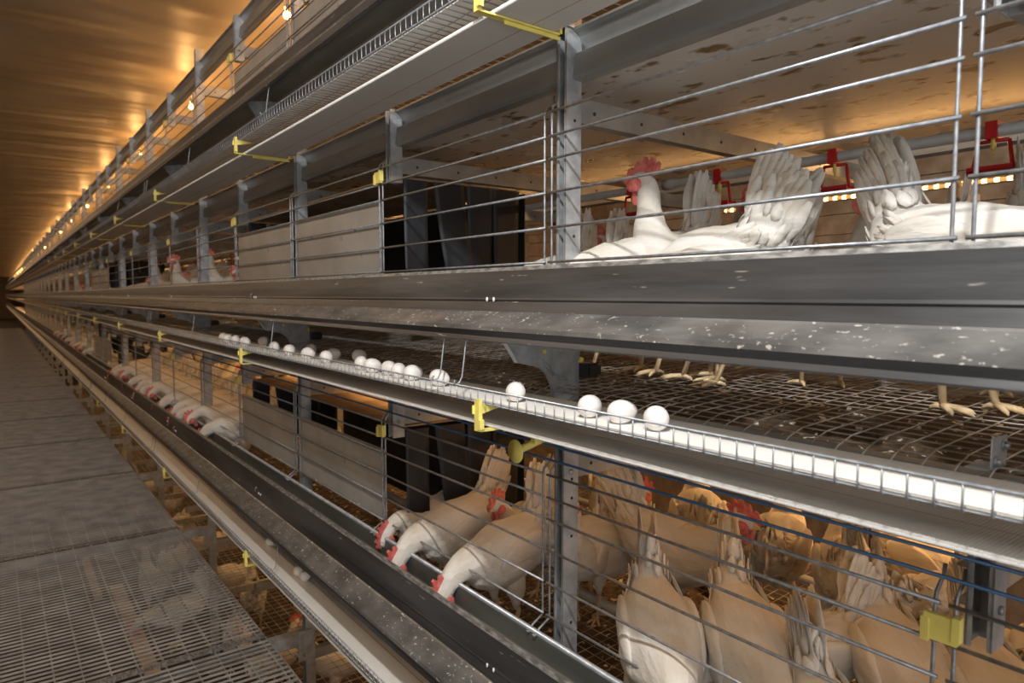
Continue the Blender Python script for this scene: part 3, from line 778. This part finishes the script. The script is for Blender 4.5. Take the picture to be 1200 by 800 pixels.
    k = MB(); k.tube([(.020,0,.002),(.032,0,.003),(.042,0,-.001),(.050,0,-.010)], [.010,.0085,.0055,.001], 10); k.tube([(.020,0,-.008),(.034,0,-.008),(.041,0,-.010)], [.007,.005,.001], 8); k.xform(Mh); k.build('beak', 'beak', root)
    for s in (-1, 1):
        l = MB(); fx = .012+s*.012
        if pose == 'rest':
            ztop = .12
            pts = [(.01,s*.045,.12),(-.005+fx,s*.046,.06),(fx,s*.046,.010)]
        else: pts = [(.006,s*.046,.115),(-.008,s*.046,.092),(fx,s*.046,.012)]
        l.tube(pts, [.0075,.0068,.0062], 8)
        for a, Lt in ((0,.060),(32,.048),(-32,.048),(180,.026)):
            ar = math.radians(a); q = Vector((math.cos(ar), math.sin(ar), 0)); o = Vector((fx, s*.046, .008))
            l.tube([o+Vector((0,0,.004)), o+q*Lt*.5+Vector((0,0,.002)), o+q*Lt*.85+Vector((0,0,-.002)), o+q*Lt+Vector((0,0,-.006))], [.0062,.0052,.0042,.0012], 7)
        l.build('leg', 'shank', root)
    return root
PR = {
 'eat0': hen('h','eat',1,.62,112,.9), 'eat1': hen('h','eat',2,.42,118,.5), 'eat2': hen('h','eat',3,.6,96,.75), 'peck0': hen('h','peck',4,.6,105,.7),
 'alert0': hen('h','alert',5,.9,108), 'alert1': hen('h','alert',6,.6,120), 'walk0': hen('h','walk',9,.7,115), 'rest0': hen('h','rest',7,.5,120,.7,.7), 'rest1': hen('h','rest',8,.4,138,.6,.45)}
used = set()
def put(kind, t, X, Y, head, label, group, s=1.0, zz=None):
    """X, Y of the feet; head = heading in degrees, 180 looks out to the aisle"""
    o = PR[kind] if kind not in used else copy_tree(PR[kind])
    used.add(kind)
    if t is not None: z = t*PITCH + floor_z(X)+.001
    else: z = zz
    o.location = (X, Y, z); o.rotation_euler = (0, 0, math.radians(head)); o.scale = (s, s, s)
    o.name = 'hen'
    tag(o, label, 'hen', group); return o
GA, GB = 'white hens in the upper tier', 'white hens in the lower tier'
# upper tier
put('eat0', 0, 1.40, .49, 250, 'white hen of the upper tier with the broadest tall tail, body stretching right', GA, 1.05)
put('rest1', 0, 1.48, .80, 50, 'white hen with ruffled rump sitting left of the broadest tail in the upper tier', GA, .85)
put('eat1', 0, 1.37, .99, 140, 'white hen of the upper tier whose slim ragged tail leans right', GA, .95)
put('alert0', 0, 1.40, 1.07, 100, 'white hen with raised neck and tall red comb standing behind the upper wires', GA, 1.04)
put('eat2', 0, 1.41, 1.24, 170, 'white hen at the upper trough, tail upright left of the tall-necked hen', GA, 1.05)
put('eat2', 0, 1.41, 1.62, 195, 'white hen bowed by the post in the upper tier, left of two fluffy tails', GA, .94)
put('eat2', 0, 1.38, 1.46, 185, 'white hen bowed beside the post in the upper tier, right of two fluffy tails', GA, .90)
put('eat0', 0, 1.62, .46, 200, 'hen with a wide shaded tail behind the paired wires at the upper right', GA, 1.05)
put('alert1', 0, 1.95, 1.80, 115, 'white hen looking left under the red drinker in the upper tier', GA, .82)
put('alert0', 0, 2.05, 1.30, 190, 'warm-lit hen deep in the upper tier right of the tall-necked hen', GA, .95)
put('rest1', 0, 1.68, .99, 300, 'hen with red comb and wattle by the middle drinker of the upper tier', GA, 1.1)
put('eat2', 0, 2.10, .84, 170, 'warm-lit tail deep in the upper tier right of the broad white tail', GA, 1.0)
put('alert0', 0, 1.75, .38, 185, 'large hen deep in the upper tier at the right picture edge', GA, 1.0)
put('rest1', 0, 1.60, 1.86, 20, 'white hen lying at the foot of the black curtain in the upper tier', GA, .85)
put('eat2', 0, 2.3, 1.7, 80, 'warm-lit hen far back in the upper tier behind the grey pipe', GA, .95)
for i, (X, Y, h, kd) in enumerate(((1.9,4.45,120,'walk0'),(1.45,4.75,185,'rest0'),(1.40,5.25,170,'alert0'),(1.60,5.7,200,'eat1'),(1.35,6.15,180,'alert1'),(1.5,6.6,160,'rest1'),(1.4,7.1,190,'eat0'),(1.45,7.6,175,'alert0'),(1.5,8.2,185,'rest0'),(1.4,8.8,180,'eat1'),(1.5,12.9,185,'eat0'),(1.4,14,180,'rest0'),(1.4,15.2,180,'alert0'))):
    put(kd, 0, X, Y, h, 'distant hen on the upper tier beyond the grey panels, %s from the panels' % ordw(i+1), GA, 1.0)
# lower tier: hens reaching into the trough
put('eat0', -1, 1.33, 2.09, 190, 'white hen feeding at the lower trough nearest the grey panel, tail fanned high', GB, 1.08)
put('peck0', -1, 1.34, 2.30, 196, 'white hen whose face shows behind the feeding hen nearest the grey panel', GB, .95)
put('eat2', -1, 1.33, 1.79, 190, 'white hen feeding at the lower trough just left of the tall post', GB, 1.08)
put('walk0', -1, 1.60, 2.00, 200, 'hen with a red wattle standing between the two feeding hens', GB, .95)
put('alert1', -1, 1.62, 1.70, 205, 'hen with its red face peering past the left side of the post', GB, .90)
put('eat1', -1, 1.27, 1.08, 230, 'white hen right of the lower post, slim tail raised and broad lit back low', GB, 1.12)
put('eat1', -1, 1.40, .92, 228, 'white hen with the second slim tail right of the lower post', GB, 1.12)
put('eat2', -1, 1.52, .86, 150, 'white hen of the lower tier with a short pointed tail and broad back', GB, .98)
put('eat1', -1, 1.60, .66, 225, 'warm-lit hen of the lower tier with a tall ragged tail below the belt', GB, 1.06)
put('eat0', -1, 1.28, .62, 235, 'pale hen with ragged tail at the bottom left of the lower yellow clip', GB, .98)
put('eat0', -1, 1.62, .47, 220, 'warm-lit hen with upright fan tail above left of the lower yellow clip', GB, 1.04)
put('eat2', -1, 1.36, .28, 200, 'pale hen at the lower right corner beyond the yellow clip', GB, 1.0)
put('walk0', -1, 1.74, 1.44, 275, 'warm-lit hen in the lower tier with its red comb turned right', GB, 1.10)
put('rest1', -1, 1.66, 1.72, 345, 'warm-lit hen with a bulky round body right of the lower post', GB, 1.15)
put('rest1', -1, 2.00, 1.92, 60, 'warm-lit hen at the back of the lower tier right of the post', GB, 1.2)
put('rest1', -1, 2.12, 1.62, 40, 'warm-lit hen at the back of the lower tier under the belt', GB, 1.2)
put('rest1', -1, 2.10, 1.28, 20, 'warm-lit hen deep in the lower tier behind the red-combed hen', GB, 1.2)
put('walk0', -1, 2.02, 1.00, 30, 'warm-lit standing hen deep in the lower tier with shanks showing', GB, 1.05)
put('rest1', -1, 2.05, .74, 350, 'warm-lit hen deep in the lower tier behind the tall ragged tail', GB, 1.15)
put('rest0', -1, 1.95, .48, 10, 'warm-lit hen deep in the lower tier above the fan tail', GB, 1.1)
put('rest1', -1, 1.85, .22, 185, 'warm-lit hen deep in the lower tier at the right edge', GB, 1.1)
put('rest1', -1, 2.35, 2.4, 30, 'warm-lit hen far back in the lower tier left of the post', GB, 1.1)
put('rest1', -1, 2.4, .9, 250, 'warm-lit hen far back in the lower tier beyond the perch', GB, 1.05)
far_e = [4.62, 5.05, 5.40, 5.72, 6.15, 6.55, 6.95, 7.35, 7.75, 8.2, 8.7, 9.1, 12.2, 12.9, 13.8, 14.6, 15.5, 16.5, 17.6, 18.8]
for i, Y in enumerate(far_e):
    kd = ('eat0','peck0','eat2','eat1')[i % 4]
    put(kd, -1, 1.29+.03*(i % 2), Y, 180+((i*37) % 30)-15, 'hen with its head in the lower trough, %s beyond the grey panels' % ordw(i+1), GB, 1.05)
for i in range(22):
    X = random.uniform(1.6, 2.2); Y = 4.5+.36*i+random.uniform(-.1,.1)
    put(random.choice(['rest0','rest1','alert0','eat2']), -1, X, Y, random.uniform(0,360), 'warm-lit hen behind the far feeding hens, %s from the grey panels' % ordw(i+1), GB, 1.05)
low = [(1.57,6.2),(1.56,5.5),(1.45,8.6),(1.46,7.9),(1.42,9.5),(1.45,4.6),(.98,6.3),(1.02,5.6),(1.3,5.0),(1.7,4.2),(1.25,6.9),(1.9,5.0),(1.2,10.6),(1.9,3.6),(1.6,7.0)]
for i, (X, Y) in enumerate(low):
    put(('rest0','alert0','eat2','rest1','peck0')[i % 5], None, X, Y, (i*77) % 360, 'hen on the dim floor %s the walkway, %s from the picture bottom' % ('beside' if X > 1 else 'under', ordw(1+sum(1 for q in low if q[1] < Y))), 'hens on the floor below the walkway', 1.1, -EYE+.002)

# ------------------------------------------------------------------ eggs
def egg():
    b = MB(); b.ell((0,0,0), (.0225,.0225,.0285), 24, 16, fn=lambda q: Vector((q.x*(1-.14*q.z/.0285), q.y*(1-.14*q.z/.0285), q.z)))
    return b.build('egg', 'egg')
e0 = egg(); first = True
def place_egg(x, y, z, rot, label, group):
    global first
    o = e0 if first else copy_tree(e0); first = False
    o.location = (x, y, z); o.rotation_euler = rot; tag(o, label, 'egg', group)
front = [.812, .895, .980, 1.228, 1.555, 1.708, 1.785, 1.856, 1.953, 2.052, 2.335, 2.525, 2.71, 2.92, 3.32, 3.50, 3.62, 3.73]
names = ['rightmost white egg on the upper egg belt','white egg on the upper egg belt, middle one of the three at the right','white egg on the upper egg belt, left one of the three at the right','single white egg on the upper egg belt right of the yellow bracket','single white egg on the upper egg belt left of the wire hangers']
for i, y in enumerate(front):
    lab = names[i] if i < 5 else 'white egg against the wire guard of the upper egg belt, %s from the right' % ordw(i+1)
    place_egg(.936+.004*math.sin(i*3), y, -.2395+.0222, (PI/2+.15*math.sin(i*5), 0, math.radians((-37 if i % 3 == 0 else i*53) % 180)), lab, 'eggs on the upper egg belt')
for i, (x, y) in enumerate(((1.03,2.50),(1.045,2.30),(1.035,2.75),(1.035,3.38))):
    place_egg(x, y, floor_z(x)+.0245, (PI/2, 0, .8+i), 'shaded egg on the wire slope behind the upper egg row, %s from the right' % ordw([2,1,3,4][i]), 'eggs behind the upper egg row')
for i, (x, y) in enumerate(((.985,3.16),(.970,2.745),(.972,2.686))):
    place_egg(x, y, -PITCH-.2395+.0222, (PI/2, 0, .5+i), ['single shaded egg on the lower egg belt','farther egg of the touching pair on the lower egg belt','nearer egg of the touching pair on the lower egg belt'][i], 'eggs on the lower egg belt')

# ------------------------------------------------------------------ work lamp above the walkway (out of frame) and added fill lights
lt = bpy.data.lights.new('work_lamp', 'POINT'); lt.energy = 170; lt.color = (1.0,.995,.985); lt.shadow_soft_size = .05
o = bpy.data.objects.new('work_lamp', lt); col.objects.link(o); o.location = (0.0, .15, 1.36)
lt = bpy.data.lights.new('camera_fill', 'POINT'); lt.energy = 7; lt.color = (1.0,.985,.96); lt.shadow_soft_size = .06  # weak fill added near the lens, stands in for bounced light
o = bpy.data.objects.new('camera_fill', lt); col.objects.link(o); o.location = (0.02, .03, .36)
lt = bpy.data.lights.new('aisle_fill', 'AREA'); lt.shape = 'RECTANGLE'; lt.size = .3; lt.size_y = 90; lt.energy = 560; lt.color = (1.0,.66,.38)  # added warm fill light along the aisle, not a fixture
o = bpy.data.objects.new('aisle_fill', lt); col.objects.link(o); o.location = (-1.2, 47, 1.9); o.rotation_euler = (0, math.radians(-35), 0)
w = bpy.data.worlds.new('world'); sc.world = w; w.use_nodes = True
w.node_tree.nodes['Background'].inputs[0].default_value = (.96,.98,1.0,1); w.node_tree.nodes['Background'].inputs[1].default_value = 2.2

# ------------------------------------------------------------------ camera
yaw, pitch, roll = math.radians(37.05), math.radians(3.81), math.radians(.11)
f = Vector((math.sin(yaw)*math.cos(pitch), math.cos(yaw)*math.cos(pitch), -math.sin(pitch)))
r = Vector((math.cos(yaw), -math.sin(yaw), 0)); u = r.cross(f)
r2 = r*math.cos(roll)+u*math.sin(roll); u2 = -r*math.sin(roll)+u*math.cos(roll)
cam = bpy.data.cameras.new('camera'); co = bpy.data.objects.new('camera', cam); col.objects.link(co)
co.matrix_world = Matrix(((r2.x,u2.x,-f.x,0),(r2.y,u2.y,-f.y,0),(r2.z,u2.z,-f.z,0),(0,0,0,1)))
cam.sensor_width = 36; cam.lens = 36*800.9/1200; cam.clip_start = .02; cam.clip_end = 100
cam.dof.use_dof = True; cam.dof.focus_distance = 1.7; cam.dof.aperture_fstop = 5.0
sc.camera = co
# lift everything so that the lowest floor lies at z = 0
for ob in list(bpy.data.objects):
    if ob.parent is None: ob.location.z += EYE
vs = sc.view_settings; vs.view_transform = 'Standard'; vs.look = 'None'; vs.gamma = 1; vs.use_curve_mapping = False; vs.exposure = 0
